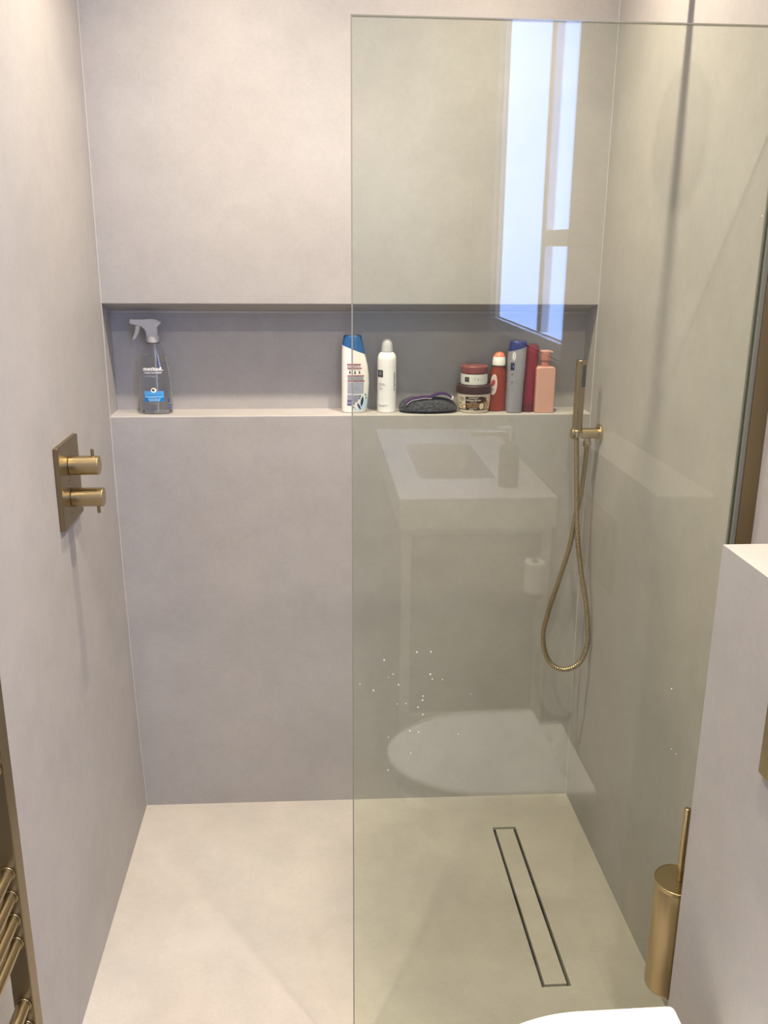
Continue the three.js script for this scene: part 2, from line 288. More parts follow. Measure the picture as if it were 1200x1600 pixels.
{ // rain shower head on its arm, above the picture: it throws the long shadow on the right wall
  const t = thing('rain_shower', 'round brass rain shower on a straight wall arm, above the frame', 'rain shower', [W, 2.212, 0.467]);
  mesh('wall_flange', puck(0.03, 0, 0.008, 0.002).rotateZ(Math.PI / 2), M.brass, t);
  mesh('arm', [puck(0.013, 0.004, 0.337, 0.002, 32).rotateZ(Math.PI / 2), puck(0.0105, -0.045, 0.0105, 0.002, 32).translate(-0.327, 0, 0)], M.brass, t);
  mesh('spray_plate', puck(0.1, -0.06, -0.05, 0.002, 80).translate(-0.327, 0, 0), M.brass, t);
  mesh('swivel', puck(0.018, -0.052, -0.032, 0.003, 32).translate(-0.327, 0, 0), M.brass, t);
}

// ------------------------------------------------------------ towel radiator on the left wall
{
  const t = thing('towel_radiator', 'brushed brass ladder towel radiator on the left wall near the camera', 'radiator', [0.079, 0, 1.24]);
  for (const z of [0, 0.47]) {
    mesh('post', rbox(0.03, 1.02, 0.03, 0.0015, 0, 0.76, z), M.brassDull, t);
    for (const y of [0.36, 1.16]) mesh('wall_bracket', puck(0.009, 0, 0.043, 0.001, 24).rotateZ(Math.PI / 2).translate(-0.012, y, z), M.brassDull, t);
  }
  const bar = puck(0.0105, 0.015, 0.455, 0.0005, 28).rotateX(Math.PI / 2), collar = new THREE.TorusGeometry(0.0112, 0.0012, 8, 28).translate(0, 0, 0.0165);
  for (const y of [1.24, 1.2, 1.16, 1.12, 1.02, 0.98, 0.94, 0.9, 0.725, 0.684, 0.643, 0.601, 0.485, 0.443, 0.402, 0.361]) { const b = mesh('bar', bar, M.brass, t); b.position.y = y + 0.016; const k = mesh('bar_collar', collar, M.brass, b); }
}

// ------------------------------------------------------------ toilet, flush plate, brush
{
  const yl = 0.436, xb = 1.187, zc = 1.455;
  const D = (x0, x1, hw, r) => {            // D outline: square at x1, round at x0
    const s = new THREE.Shape(), a = x0 + hw * 1.05; s.moveTo(x1 - r, -hw); s.quadraticCurveTo(x1, -hw, x1, -hw + r); s.lineTo(x1, hw - r); s.quadraticCurveTo(x1, hw, x1 - r, hw); s.lineTo(a + 0.05, hw);
    s.bezierCurveTo(a - 0.06, hw, x0, hw * 0.62, x0, 0); s.bezierCurveTo(x0, -hw * 0.62, a - 0.06, -hw, a + 0.05, -hw); s.closePath(); return s;
  };
  const slab = (s, y0, y1, e) => toCreasedNormals(new THREE.ExtrudeGeometry(s, { depth: y1 - y0 - 2 * e, bevelEnabled: true, bevelSize: e, bevelThickness: e, bevelOffset: -e, bevelSegments: 4, curveSegments: 24 }).rotateX(-Math.PI / 2).translate(0, y0 + e, 0), 0.5);
  const t = thing('toilet', 'white wall hung toilet with a closed D shaped lid', 'toilet', [xb, 0.006, zc]);
  mesh('lid', slab(D(-0.48, -0.07, 0.19, 0.012), yl - 0.024, yl, 0.006), plastic(0.86, 0.86, 0.85, 0.42), t);
  mesh('seat', slab(D(-0.476, -0.074, 0.186, 0.012), yl - 0.045, yl - 0.025, 0.004), M.ceramic, t);
  const rings = []; for (const [y, k, x1, hw] of [[0.06, -0.12, 0, 0.09], [0.08, -0.2, 0, 0.105], [0.16, -0.3, 0, 0.125], [0.26, -0.4, 0, 0.155], [0.34, -0.45, 0, 0.172], [0.375, -0.462, 0, 0.176], [0.384, -0.458, 0, 0.172]]) rings.push([y, (x1 - k) / 2, hw, (x1 + k) / 2, 3.2]);
  mesh('bowl', loft(rings, 72), M.ceramic, t);
  mesh('hinge_deck', rbox(0.078, 0.034, 0.32, 0.008, -0.039, 0.398, 0), M.ceramic, t);
  for (const z of [-0.08, 0.08]) mesh('hinge', puck(0.009, -0.02, 0.02, 0.001, 24).rotateX(Math.PI / 2).translate(-0.06, 0.42, z), M.ceramic, t);
  const f = thing('flush_plate', 'brass flush plate with two buttons on the low cistern wall', 'flush plate', [xb, 0.988, 1.436]);
  mesh('plate', rbox(0.009, 0.164, 0.246, 0.002, -0.0045, 0, 0), M.brass, f);
  for (const z of [-0.045, 0.05]) mesh('button', rbox(0.004, 0.1, z < 0 ? 0.07 : 0.09, 0.001, -0.0105, 0, z), M.brass, f);
  const b = thing('toilet_brush', 'tall round brass toilet brush holder hung beside the low cistern wall', 'toilet brush', [1.2145, 0.254, 1.032]);
  mesh('canister', lathe([[0, 0], [0.041, 0], [0.044, 0.003], [0.0445, 0.008], [0.0445, 0.232], [0, 0.232]], 64), M.brass, b);
  const l = mesh('lid', puck(0.0455, 0.232, 0.2405, 0.0012), M.brass, b);
  mesh('rim', new THREE.TorusGeometry(0.0448, 0.0011, 8, 64).rotateX(Math.PI / 2).translate(0, 0.2405, 0), M.brass, l);
  mesh('handle', puck(0.0062, 0.2405, 0.396, 0.0025, 28), M.brass, b);
  mesh('wall_bracket', rbox(0.06, 0.02, 0.02, 0.002, 0.064, 0.19, 0), M.brass, b);
}

// ------------------------------------------------------------ basin unit under the window (seen mirrored in the glass)
{
  const t = thing('vanity_unit', 'pale stone topped basin unit under the window, mirrored in the glass', 'vanity', [0.8, 0, 2.19]);
  const s = new THREE.Shape([[0, 0], [0.498, 0], [0.498, -1.11], [0, -1.11]].map(p => new THREE.Vector2(...p))); s.holes.push(new THREE.Path([[0.09, -0.25], [0.35, -0.25], [0.35, -0.81], [0.09, -0.81]].map(p => new THREE.Vector2(...p))));
  mesh('worktop', uvBox(new THREE.ExtrudeGeometry(s, { depth: 0.1, bevelEnabled: false }).rotateX(-Math.PI / 2).translate(0, 0.78, 0)), M.counter, t);
  mesh('basin', [box(0.26, 0.01, 0.56, 0.22, 0.775, 0.53)], M.cabinet, t);
  mesh('end_frame', [box(0.03, 0.7, 0.03, 0.025, 0.43, 0.03), box(0.03, 0.7, 0.03, 0.475, 0.43, 0.03), box(0.42, 0.02, 0.03, 0.25, 0.77, 0.03), box(0.42, 0.04, 0.03, 0.25, 0.1, 0.03)], M.counter, t);
  mesh('carcass', box(0.47, 0.69, 1.02, 0.26, 0.425, 0.57), M.cabinet, t);
  const tap = thing('basin_tap', 'brass tap on the back edge of the basin worktop, mirrored in the glass', 'tap', [1.23, 0.88, 2.61]);
  mesh('tap_body', puck(0.016, 0, 0.14, 0.002, 28), M.brass, tap); mesh('spout', puck(0.01, 0, 0.14, 0.002, 24).rotateZ(Math.PI / 2).translate(0, 0.12, 0), M.brass, tap); mesh('lever', puck(0.005, 0.14, 0.175, 0.001, 16), M.brass, tap);
  const tr = thing('toilet_roll', 'white toilet roll on the end of the basin unit, mirrored in the glass', 'toilet roll', [1.222, 0.64, 2.13]);
  mesh('roll', toCreasedNormals(lathe([[0.016, -0.05], [0.03, -0.05], [0.032, -0.048], [0.032, 0.048], [0.03, 0.05], [0.016, 0.05], [0.016, -0.05]], 48), 0.6), plastic(0.85, 0.85, 0.84, 0.8), tr);
  mesh('holder', [puck(0.009, -0.062, 0.056, 0.001, 24), puck(0.03, -0.066, -0.06, 0.001, 40), box(0.012, 0.006, 0.09, 0, -0.063, 0.05)], M.brass, tr);
  const d = thing('soap_dispenser', 'dark pump soap bottle standing on the basin worktop', 'soap dispenser', [1.17, 0.88, 2.34]);
  mesh('bottle', lathe([[0, 0], [0.031, 0], [0.033, 0.004], [0.033, 0.12], [0.028, 0.135], [0.013, 0.14], [0.013, 0.15], [0, 0.15]], 40), plastic(0.16, 0.13, 0.11, 0.3), d);
  mesh('pump', [puck(0.005, 0.15, 0.19, 0.001, 16), rbox(0.05, 0.01, 0.014, 0.003, -0.018, 0.192, 0)], plastic(0.75, 0.75, 0.75, 0.3), d);
}

// ------------------------------------------------------------ things on the niche ledge
const LEDGE = 1.1945;
{ // clear trigger spray bottle
  const t = thing('spray_bottle', 'clear trigger spray bottle of shower cleaner alone at the left end of the niche', 'spray bottle', [0.116, LEDGE, -0.05]);
  const R = [[0, 0.038, 0.024, 0, 2.6], [0.002, 0.0425, 0.027, 0, 2.6], [0.006, 0.0437, 0.0285, 0, 2.6], [0.03, 0.0437, 0.0285, 0, 2.6], [0.07, 0.0428, 0.028, 0, 2.6], [0.105, 0.0408, 0.0272, 0, 2.5], [0.13, 0.0378, 0.026, 0, 2.4], [0.15, 0.0338, 0.0245, 0, 2.3], [0.165, 0.0288, 0.0225, 0, 2.2], [0.178, 0.0226, 0.0195, 0, 2.1], [0.186, 0.0178, 0.0175, 0, 2], [0.19, 0.0168, 0.0168, 0, 2]];
  const clear = new THREE.MeshPhysicalMaterial({ color: lin(0.95, 0.955, 0.96), transmission: 1, thickness: 0, roughness: 0.0, ior: 1.5 });
  mesh('bottle', loft(R, 64), clear, t);
  const k = r => [r[0], r[1] - 0.0016, r[2] - 0.0016, r[3], r[4]], L = R.slice(0, 8).map(k); L[0][0] = 0.004; L[1][0] = 0.005; L[2][0] = 0.008; L.push([0.1535, 0.0314, 0.0225, 0, 2.3]);
  mesh('liquid', loft(L, 64), new THREE.MeshPhysicalMaterial({ color: lin(0.97, 0.985, 0.99), transmission: 1, thickness: 0.05, roughness: 0, ior: 1.33 }), t);
  mesh('dip_tube', cyl(0.0022, 0.0022, 0.185, 0.004, 0.1, 0, 12), plastic(0.8, 0.82, 0.85, 0.3, { transmission: 0.5 }), t);
  const white = plastic(0.47, 0.465, 0.47, 0.45);
  const T = thing; const head = mesh('trigger_head', (() => {
    const s = new THREE.Shape(); s.moveTo(-0.0545, 0.2385); s.quadraticCurveTo(-0.0565, 0.243, -0.0535, 0.2485); s.lineTo(-0.022, 0.248); s.lineTo(-0.006, 0.2495); s.quadraticCurveTo(0.012, 0.25, 0.0235, 0.2405); s.quadraticCurveTo(0.021, 0.236, 0.0165, 0.2335); s.lineTo(0.0125, 0.2275); s.lineTo(0.0125, 0.208); s.lineTo(-0.0135, 0.208); s.lineTo(-0.0145, 0.2185); s.quadraticCurveTo(-0.02, 0.228, -0.028, 0.2325); s.quadraticCurveTo(-0.04, 0.2355, -0.0545, 0.2385);
    return toCreasedNormals(new THREE.ExtrudeGeometry(s, { depth: 0.014, bevelEnabled: true, bevelSize: 0.0012, bevelThickness: 0.003, bevelSegments: 3, curveSegments: 8 }).translate(0, 0, -0.007), 0.6);
  })(), white, t);
  mesh('trigger', (() => { const s = new THREE.Shape(); s.moveTo(-0.041, 0.2385); s.lineTo(-0.0305, 0.2345); s.quadraticCurveTo(-0.0335, 0.212, -0.0465, 0.197); s.quadraticCurveTo(-0.0505, 0.195, -0.0515, 0.199); s.quadraticCurveTo(-0.0415, 0.216, -0.041, 0.2385); return toCreasedNormals(new THREE.ExtrudeGeometry(s, { depth: 0.008, bevelEnabled: true, bevelSize: 0.0008, bevelThickness: 0.0015, bevelSegments: 2 }).translate(0, 0, -0.004), 0.6); })(), white, head);
  mesh('collar', (() => { const g = [puck(0.0158, 0.189, 0.2085, 0.0012, 48)]; for (let i = 0; i < 28; i++) g.push(box(0.0012, 0.014, 0.0012, 0.0158, 0.199, 0).rotateY(i / 28 * Math.PI * 2)); return g; })(), white, t);
  mesh('neck_ring', puck(0.018, 0.1868, 0.1895, 0.0008, 40), plastic(0.06, 0.06, 0.065, 0.3), t);
  const lab = canvasTex(512, 1024, (c, w, h) => {
    c.clearRect(0, 0, w, h); c.textAlign = 'center'; c.fillStyle = '#fff';
    c.font = 'bold 112px sans-serif'; c.fillText('method.', 262, 160); c.font = '54px sans-serif'; c.fillText('DAILY SHOWER', 262, 226, 400);
    c.fillStyle = 'rgba(225,235,245,0.28)'; c.fillRect(60, 280, 300, 8); c.fillRect(110, 300, 280, 8);
    c.fillStyle = '#4f9fe0'; c.fillRect(62, 640, 390, 156); c.fillStyle = '#0c7cc4'; c.fillRect(62, 796, 390, 92);
    c.fillStyle = '#1f74bb'; c.font = 'bold 40px sans-serif'; c.fillText('eucalyptus mint', 258, 752, 330);
    c.fillStyle = '#d9f0ff'; c.fillRect(90, 774, 330, 9); c.font = 'bold 34px sans-serif'; c.fillText('prevents soap scum', 258, 838, 250); c.fillText('naturally derived', 258, 874, 220);
    c.fillStyle = '#f7f7f4'; c.beginPath(); c.arc(252, 620, 56, 0, 7); c.fill(); c.fillStyle = '#3a342c'; c.beginPath(); c.ellipse(244, 618, 26, 34, -0.6, 0, 7); c.fill(); c.strokeStyle = '#8c8577'; c.lineWidth = 6; c.beginPath(); c.moveTo(228, 600); c.lineTo(264, 640); c.stroke();
    c.fillStyle = 'rgba(235,240,245,0.7)'; c.font = '32px sans-serif'; c.fillText('28 fl oz (828 mL)', 258, 940, 180);
  });
  mesh('label', film(R, 0.02, 0.135, -0.78, 0.74, 0.0006), printed(lab, { roughness: 0.25 }), t);
  mesh('side_label', film(R, 0.012, 0.045, 0.72, 0.94, 0.0006), printed(canvasTex(64, 128, (c, w, h) => { c.clearRect(0, 0, w, h); c.fillStyle = '#34407e'; c.fillRect(10, 10, 26, 40); c.fillRect(8, 76, 50, 40); c.fillStyle = '#b9c2da'; c.fillRect(16, 92, 30, 6); })), t);
}
{ // shampoo bottle with the slanted blue cap
  const t = thing('shampoo_bottle', 'white shampoo bottle with a slanted blue cap and red lined label', 'shampoo bottle', [0.652, LEDGE - 0.0005, -0.048]);
  const R = [[0, 0.029, 0.017, -0.003, 2.5], [0.003, 0.0325, 0.02, -0.003, 2.5], [0.02, 0.0345, 0.0215, -0.0015, 2.5], [0.05, 0.0362, 0.022, 0.0005, 2.5], [0.08, 0.0372, 0.022, 0.0015, 2.5], [0.105, 0.0368, 0.022, 0.001, 2.5], [0.13, 0.035, 0.0213, -0.0005, 2.5], [0.15, 0.033, 0.0207, -0.002, 2.5, -0.2], [0.1705, 0.0308, 0.0198, -0.0033, 2.5, -0.39]];
  const C = [[0.1712, 0.0309, 0.0199, -0.0033, 2.5, -0.39], [0.185, 0.0285, 0.0185, -0.0043, 2.5, -0.2], [0.2, 0.0253, 0.0172, -0.0058, 2.5, -0.05], [0.2065, 0.0242, 0.0166, -0.0062, 2.5], [0.2085, 0.0222, 0.0148, -0.0062, 2.5]];
  mesh('bottle', loft(R, 64), plastic(0.84, 0.82, 0.78, 0.3), t);
  const cap = mesh('cap', loft(C, 64), plastic(0.02, 0.1, 0.29, 0.22), t); cap.userData.label = 'blue slanted cap';
  mesh('cap_seam', loft([[0.1685, 0.0313, 0.0202, -0.0033, 2.5, -0.39], [0.1706, 0.0312, 0.0201, -0.0033, 2.5, -0.39]], 48), plastic(0.9, 0.9, 0.9, 0.3), t);
  const tx = canvasTex(512, 1024, (c, w, h) => {
    c.clearRect(0, 0, w, h); const r = rng(3), line = (x, y, L, s, col) => { c.fillStyle = col; let k = x; while (k < x + L) { const q = 6 + r() * 26; c.fillRect(k, y, Math.min(q, x + L - k), s); k += q + 5; } };
    c.fillStyle = '#8a1230'; for (const [y, L] of [[60, 300], [138, 312], [292, 345], [398, 352]]) c.fillRect(76, y, L, 18);
    line(80, 88, 286, 10, '#a4566a'); line(80, 110, 280, 10, '#a4566a');
    for (const [x, y] of [[130, 222], [236, 228], [330, 226]]) { c.fillStyle = '#3c3c46'; c.beginPath(); c.arc(x, y - 12, 12, 0, 7); c.fill(); c.fillRect(x - 16, y, 32, 34); line(x - 40, y - 54, 80, 8, '#6a6474'); }
    for (let y = 322; y < 390; y += 15) line(80, y, 330, 9, '#6d7488'); for (let y = 432; y < 660; y += 14) line(76, y, 336, 9, y % 3 ? '#8086b4' : '#7a8ea8');
    for (let y = 690; y < 900; y += 15) line(76, y, y > 830 ? 170 : 290 - (y - 690) * 0.5, 10, '#6a6f9c'); c.fillStyle = '#5b5c8e'; c.fillRect(76, 800, 120, 34); c.fillRect(76, 870, 110, 40);
    const leaf = (x, y, a, L, wd, col) => { c.save(); c.translate(x, y); c.rotate(a); c.beginPath(); c.moveTo(0, -L); c.quadraticCurveTo(wd, 0, 0, L); c.quadraticCurveTo(-wd, 0, 0, -L); c.fillStyle = '#fff'; c.lineWidth = 16; c.strokeStyle = '#f4fbff'; c.stroke(); c.fillStyle = col; c.fill(); c.restore(); };
    c.fillStyle = '#bfe0f2'; c.beginPath(); c.ellipse(420, 880, 90, 150, 0.5, 0, 7); c.fill(); leaf(400, 830, 0.06, 118, 62, '#101c4e'); leaf(345, 930, -0.6, 90, 50, '#123f7c'); leaf(462, 690, -0.9, 46, 32, '#5f9cc0'); leaf(268, 985, 0.3, 26, 22, '#5aa7cc'); leaf(482, 760, 0.2, 32, 22, '#1a2a58');
    for (const [x, y] of [[352, 718], [344, 764], [226, 948]]) { c.fillStyle = '#2a2c40'; c.beginPath(); c.arc(x, y, 14, 0, 7); c.fill(); }
  });
  mesh('label', film(R, 0.006, 0.142, -0.85, 0.93, 0.0005), printed(tx), t);
}
{ // white foam can
  const t = thing('foam_can', 'tall round white shower foam can with a clear domed cap', 'foam can', [0.7395, LEDGE - 0.0005, -0.05]);
  const pr = [[0, 0], [0.0235, 0], [0.0253, 0.002], [0.0256, 0.005], [0.0256, 0.143], [0.025, 0.15], [0.022, 0.158], [0.017, 0.163], [0, 0.163]];
  mesh('can', toCreasedNormals(lathe(pr, 64), 0.5), plastic(0.86, 0.86, 0.87, 0.28), t);
  const cap = mesh('cap', lathe([[0, 0.163], [0.0158, 0.163], [0.016, 0.166], [0.0155, 0.182], [0.0145, 0.191], [0.0115, 0.197], [0.006, 0.2], [0, 0.2005]], 48), plastic(0.8, 0.81, 0.83, 0.2, { transmission: 0.35, thickness: 0 }), t); cap.userData.label = 'translucent domed cap';
  mesh('nozzle', puck(0.009, 0.163, 0.188, 0.003, 28), plastic(0.85, 0.85, 0.86, 0.4), t);
  const R = [[0, 0.0256, 0.0256], [0.15, 0.0256, 0.0256]];
  const tx = canvasTex(512, 1024, (c, w, h) => {
    c.clearRect(0, 0, w, h); c.fillStyle = '#2b2c2e'; c.fillRect(20, 92, 150, 160); c.strokeStyle = '#8c8c8c'; c.lineWidth = 5; for (let k = 0; k < 4; k++) c.strokeRect(56 + k * 10, 126 + k * 10, 78 - k * 20 > 4 ? 78 - k * 20 : 4, 78 - k * 20 > 4 ? 78 - k * 20 : 4);
    c.fillStyle = '#a7a8ac'; for (const [y, L] of [[392, 150], [420, 190], [452, 60], [490, 110], [520, 100]]) c.fillRect(56, y, L, 10);
    c.fillRect(40, 880, 250, 9); c.fillRect(40, 905, 190, 9); const r = rng(8); c.fillStyle = '#85868c'; for (let y = 150; y < 560; y += 18) c.fillRect(456, y, 20 + r() * 30, 9);
  });
  mesh('label', film(R, 0.004, 0.128, -0.99, 0.97, 0.0004, 40), printed(tx), t).rotation.y = -0.14;
}
{ // dark bath mitt with its strap
  const t = thing('bath_sponge', 'dark slate bath sponge with a purple and white strap', 'sponge', [0.854, LEDGE, -0.047]);
  const g0 = new THREE.SphereGeometry(1, 72, 40), p = g0.attributes.position, n3 = (x, y, z) => Math.sin(x * 7 + 1.3 * Math.sin(z * 5)) * Math.cos(y * 6 + z * 4) * 0.5 + Math.sin(x * 17 + z * 13) * 0.25;
  for (let i = 0; i < p.count; i++) {
    let x = p.getX(i), y = p.getY(i), z = p.getZ(i); const f = 1 + 0.035 * n3(x, y, z);
    x = Math.sign(x) * Math.pow(Math.abs(x), 0.8); let yy = y > 0 ? Math.pow(y, 0.85) : y * 0.18; const side = 1 - 0.1 * x;
    p.setXYZ(i, x * 0.081 * f, 0.0075 + yy * 0.0345 * f * side * (1 - 0.05 * Math.cos(x * 4)), z * 0.043 * f);
  }
  g0.computeVertexNormals();
  const tex = sum(256, [[40, 1, 91], [97, 1, 92]]), pile = dataTex(256, i => { const v = 128 + tex[i] * 140; return [v, v, v]; }); pile.repeat.set(4, 2);
  const tint = dataTex(256, i => { const v = 190 + tex[i] * 220; return [v, v, v]; }, true); tint.repeat.set(4, 2);
  const o = mesh('pad', g0, new THREE.MeshPhysicalMaterial({ color: lin(0.1, 0.108, 0.122), map: tint, bumpMap: pile, bumpScale: 0.0025, roughness: 0.95, sheen: 0.4, sheenRoughness: 0.7, sheenColor: lin(0.2, 0.22, 0.26) }), t);
  const path = new THREE.CatmullRomCurve3([[-0.064, 0.024, 0.022], [-0.05, 0.0345, 0.02], [-0.03, 0.039, 0.018], [-0.008, 0.0412, 0.016], [0.003, 0.0405, 0.016], [0.02, 0.0475, 0.016], [0.035, 0.0505, 0.016], [0.05, 0.0475, 0.017], [0.06, 0.041, 0.018]].map(q => new THREE.Vector3(...q)));
  const ribbon = (w, off, th, dz, N = 60) => { const pos = [], idx = []; for (let i = 0; i <= N; i++) { const c = path.getPointAt(i / 60), tg = path.getTangentAt(i / 60), nx = -tg.y, ny = tg.x; for (const [a, b] of [[off, -w], [off + th, -w], [off + th, w], [off, w]]) pos.push(c.x + nx * a, c.y + ny * a, c.z + b + dz); } for (let i = 0; i < N; i++) for (let k = 0; k < 4; k++) { const a = i * 4 + k, b = i * 4 + (k + 1) % 4, c = a + 4, d = b + 4; idx.push(a, b, c, b, d, c); } idx.push(0, 2, 1, 0, 3, 2, N * 4, N * 4 + 1, N * 4 + 2, N * 4, N * 4 + 2, N * 4 + 3); const g = new THREE.BufferGeometry(); g.setAttribute('position', new THREE.Float32BufferAttribute(pos, 3)); g.setIndex(idx); return toCreasedNormals(g, 0.6); };
  const s = mesh('strap', ribbon(0.011, 0, 0.0045, 0), new THREE.MeshStandardMaterial({ color: lin(0.05, 0.016, 0.095), roughness: 0.8 }), t); s.userData.label = 'purple strap';
  mesh('piping', ribbon(0.0007, -0.0012, 0.0014, 0.0114, 34), new THREE.MeshStandardMaterial({ color: lin(0.6, 0.57, 0.62), roughness: 0.8 }), s);
  mesh('tag', rbox(0.008, 0.0085, 0.016, 0.002, 0.0625, 0.0405, 0.02), plastic(0.75, 0.74, 0.76, 0.5), s);
}
{ // large hair mask tub
  const t = thing('hair_mask_tub', 'wide cream and brown hair mask tub with a dark lid', 'tub', [0.9815, LEDGE - 0.0005, -0.0498]);
  const pr = [[0, 0], [0.038, 0], [0.041, 0.002], [0.0425, 0.008], [0.0455, 0.03], [0.047, 0.053], [0, 0.053]];
  mesh('tub', toCreasedNormals(lathe(pr, 72), 0.5), plastic(0.74, 0.66, 0.52, 0.35), t);
  mesh('lid', puck(0.0492, 0.0525, 0.0755, 0.003, 72), plastic(0.05, 0.022, 0.022, 0.3), t);
  const R = [[0.008, 0.0425, 0.0425], [0.03, 0.0455, 0.0455], [0.053, 0.047, 0.047]];
  const tx = canvasTex(1024, 512, (c, w, h) => {
    c.clearRect(0, 0, w, h); c.textAlign = 'center';
    c.fillStyle = '#b79a6a'; c.beginPath(); c.ellipse(880, 330, 120, 190, 0.1, 0, 7); c.fill(); c.fillStyle = '#4b2c16'; c.beginPath(); c.ellipse(775, 130, 130, 110, 0, 0, 7); c.fill(); c.fillRect(880, 60, 40, 180);
    c.fillStyle = '#2a170e'; c.fillRect(262, 30, 520, 440); c.fillStyle = '#5c3a1c'; c.beginPath(); c.ellipse(800, 360, 95, 140, 0, 0, 7); c.fill(); c.fillStyle = '#e8dcc0'; c.beginPath(); c.ellipse(795, 362, 72, 112, 0, 0, 7); c.fill();
    c.fillStyle = '#d9d2c4'; c.fillRect(372, 66, 64, 26); c.fillRect(446, 68, 230, 22); c.fillStyle = '#f3ece0'; c.font = 'bold 74px serif'; c.fillText('Ultimate Blends', 520, 178, 480); c.font = '40px serif'; c.fillText('Nourishing', 515, 232, 250);
    c.fillStyle = '#d6a77a'; c.font = 'bold 92px sans-serif'; c.fillText('HAIR FOOD', 515, 322, 440); c.fillText('COCONUT', 515, 408, 400); c.fillStyle = '#eee'; c.fillRect(390, 440, 270, 12);
    c.lineWidth = 16; c.strokeStyle = '#4a4033'; c.beginPath(); c.arc(158, 120, 58, 0, 7); c.stroke(); c.fillStyle = '#4a4033'; c.beginPath(); c.arc(158, 120, 20, 0, 7); c.fill();
    c.fillStyle = '#b98847'; c.beginPath(); c.arc(206, 380, 70, 0, 7); c.fill(); c.fillStyle = '#f3e6c8'; c.beginPath(); c.arc(214, 384, 46, 0, 7); c.fill(); c.fillStyle = '#6b5a30'; c.beginPath(); c.ellipse(110, 270, 44, 14, 0.5, 0, 7); c.fill();
    c.fillStyle = '#2f2416'; c.fillRect(0, 476, 1024, 26); c.fillStyle = '#e9d9b0'; c.fillRect(380, 478, 150, 20);
  });
  mesh('label', film(R, 0.0085, 0.049, -0.94, 0.94, 0.0004, 40), printed(tx), t).rotation.y = -0.2;
  // small jar on top of it
  const j = thing('cream_jar', 'small white cream jar with a dusty red lid stacked on the tub', 'jar', [0.9805, LEDGE + 0.075, -0.0495]);
  mesh('jar', toCreasedNormals(lathe([[0, 0], [0.034, 0], [0.0365, 0.002], [0.0372, 0.006], [0.0372, 0.03], [0, 0.03]], 64), 0.5), plastic(0.66, 0.67, 0.64, 0.3), j);
  const lid = mesh('lid', puck(0.0378, 0.0295, 0.053, 0.005, 64), plastic(0.2, 0.062, 0.06, 0.28), j); lid.userData.label = 'dusty red lid';
  const jl = mesh('label', film([[0, 0.0372, 0.0372], [0.03, 0.0372, 0.0372]], 0.004, 0.028, -0.85, 0.85, 0.0004, 32), printed(canvasTex(512, 192, (c, w, h) => { c.clearRect(0, 0, w, h); c.fillStyle = '#2c2d2c'; c.fillRect(64, 40, 96, 104); c.strokeStyle = '#777'; c.lineWidth = 4; c.strokeRect(88, 66, 48, 50); c.strokeRect(100, 78, 24, 26); c.fillStyle = '#8d938c'; c.fillRect(250, 60, 70, 8); c.fillStyle = '#55635a'; c.fillRect(352, 70, 14, 40); c.fillStyle = '#a5aaa4'; c.fillRect(240, 96, 70, 5); c.fillRect(380, 90, 80, 5); })), j); jl.rotation.y = -0.2;
}
{ // orange bottle
  const t = thing('shower_gel_bottle', 'orange shower gel bottle with a white domed cap beside the tub', 'bottle', [1.0475, LEDGE - 0.0005, -0.055]);
  const R = [[0, 0.024, 0.014, 0, 2.4], [0.003, 0.026, 0.017, 0, 2.4], [0.03, 0.0262, 0.018, 0, 2.4], [0.06, 0.025, 0.018, 0, 2.4], [0.09, 0.0232, 0.0175, 0.001, 2.3], [0.11, 0.021, 0.017, 0.0015, 2.2], [0.12, 0.0165, 0.0155, 0.002, 2], [0.128, 0.0155, 0.0152, 0.002, 2]];
  mesh('bottle', loft(R, 56), plastic(0.25, 0.04, 0.016, 0.25), t);
  const cap = mesh('cap', lathe([[0, 0.126], [0.0178, 0.126], [0.0185, 0.128], [0.0182, 0.138], [0.0165, 0.148], [0.0135, 0.1545], [0, 0.1545]], 48).translate(0.002, 0, 0), plastic(0.85, 0.83, 0.8, 0.25), t); cap.userData.label = 'white domed cap';
  mesh('cap_top', lathe([[0.0158, 0.150], [0.0145, 0.1545], [0.0115, 0.159], [0.006, 0.1625], [0, 0.1635]], 40).translate(0.002, 0, 0), plastic(0.78, 0.2, 0.11, 0.3), cap);
  mesh('label', film(R, 0.045, 0.105, -0.9, -0.1, 0.0005), printed(canvasTex(128, 256, (c, w, h) => { c.clearRect(0, 0, w, h); c.fillStyle = '#c9b8b4'; c.beginPath(); c.ellipse(50, 128, 62, 120, 0, 0, 7); c.fill(); c.fillStyle = '#a03a28'; c.beginPath(); c.ellipse(44, 110, 30, 40, 0.3, 0, 7); c.fill(); c.strokeStyle = '#efe6e2'; c.lineWidth = 6; c.beginPath(); c.ellipse(50, 128, 58, 114, 0, 0, 7); c.stroke(); c.fillStyle = '#8a7f88'; c.fillRect(10, 170, 70, 8); c.fillRect(14, 190, 60, 8); })), t);
}
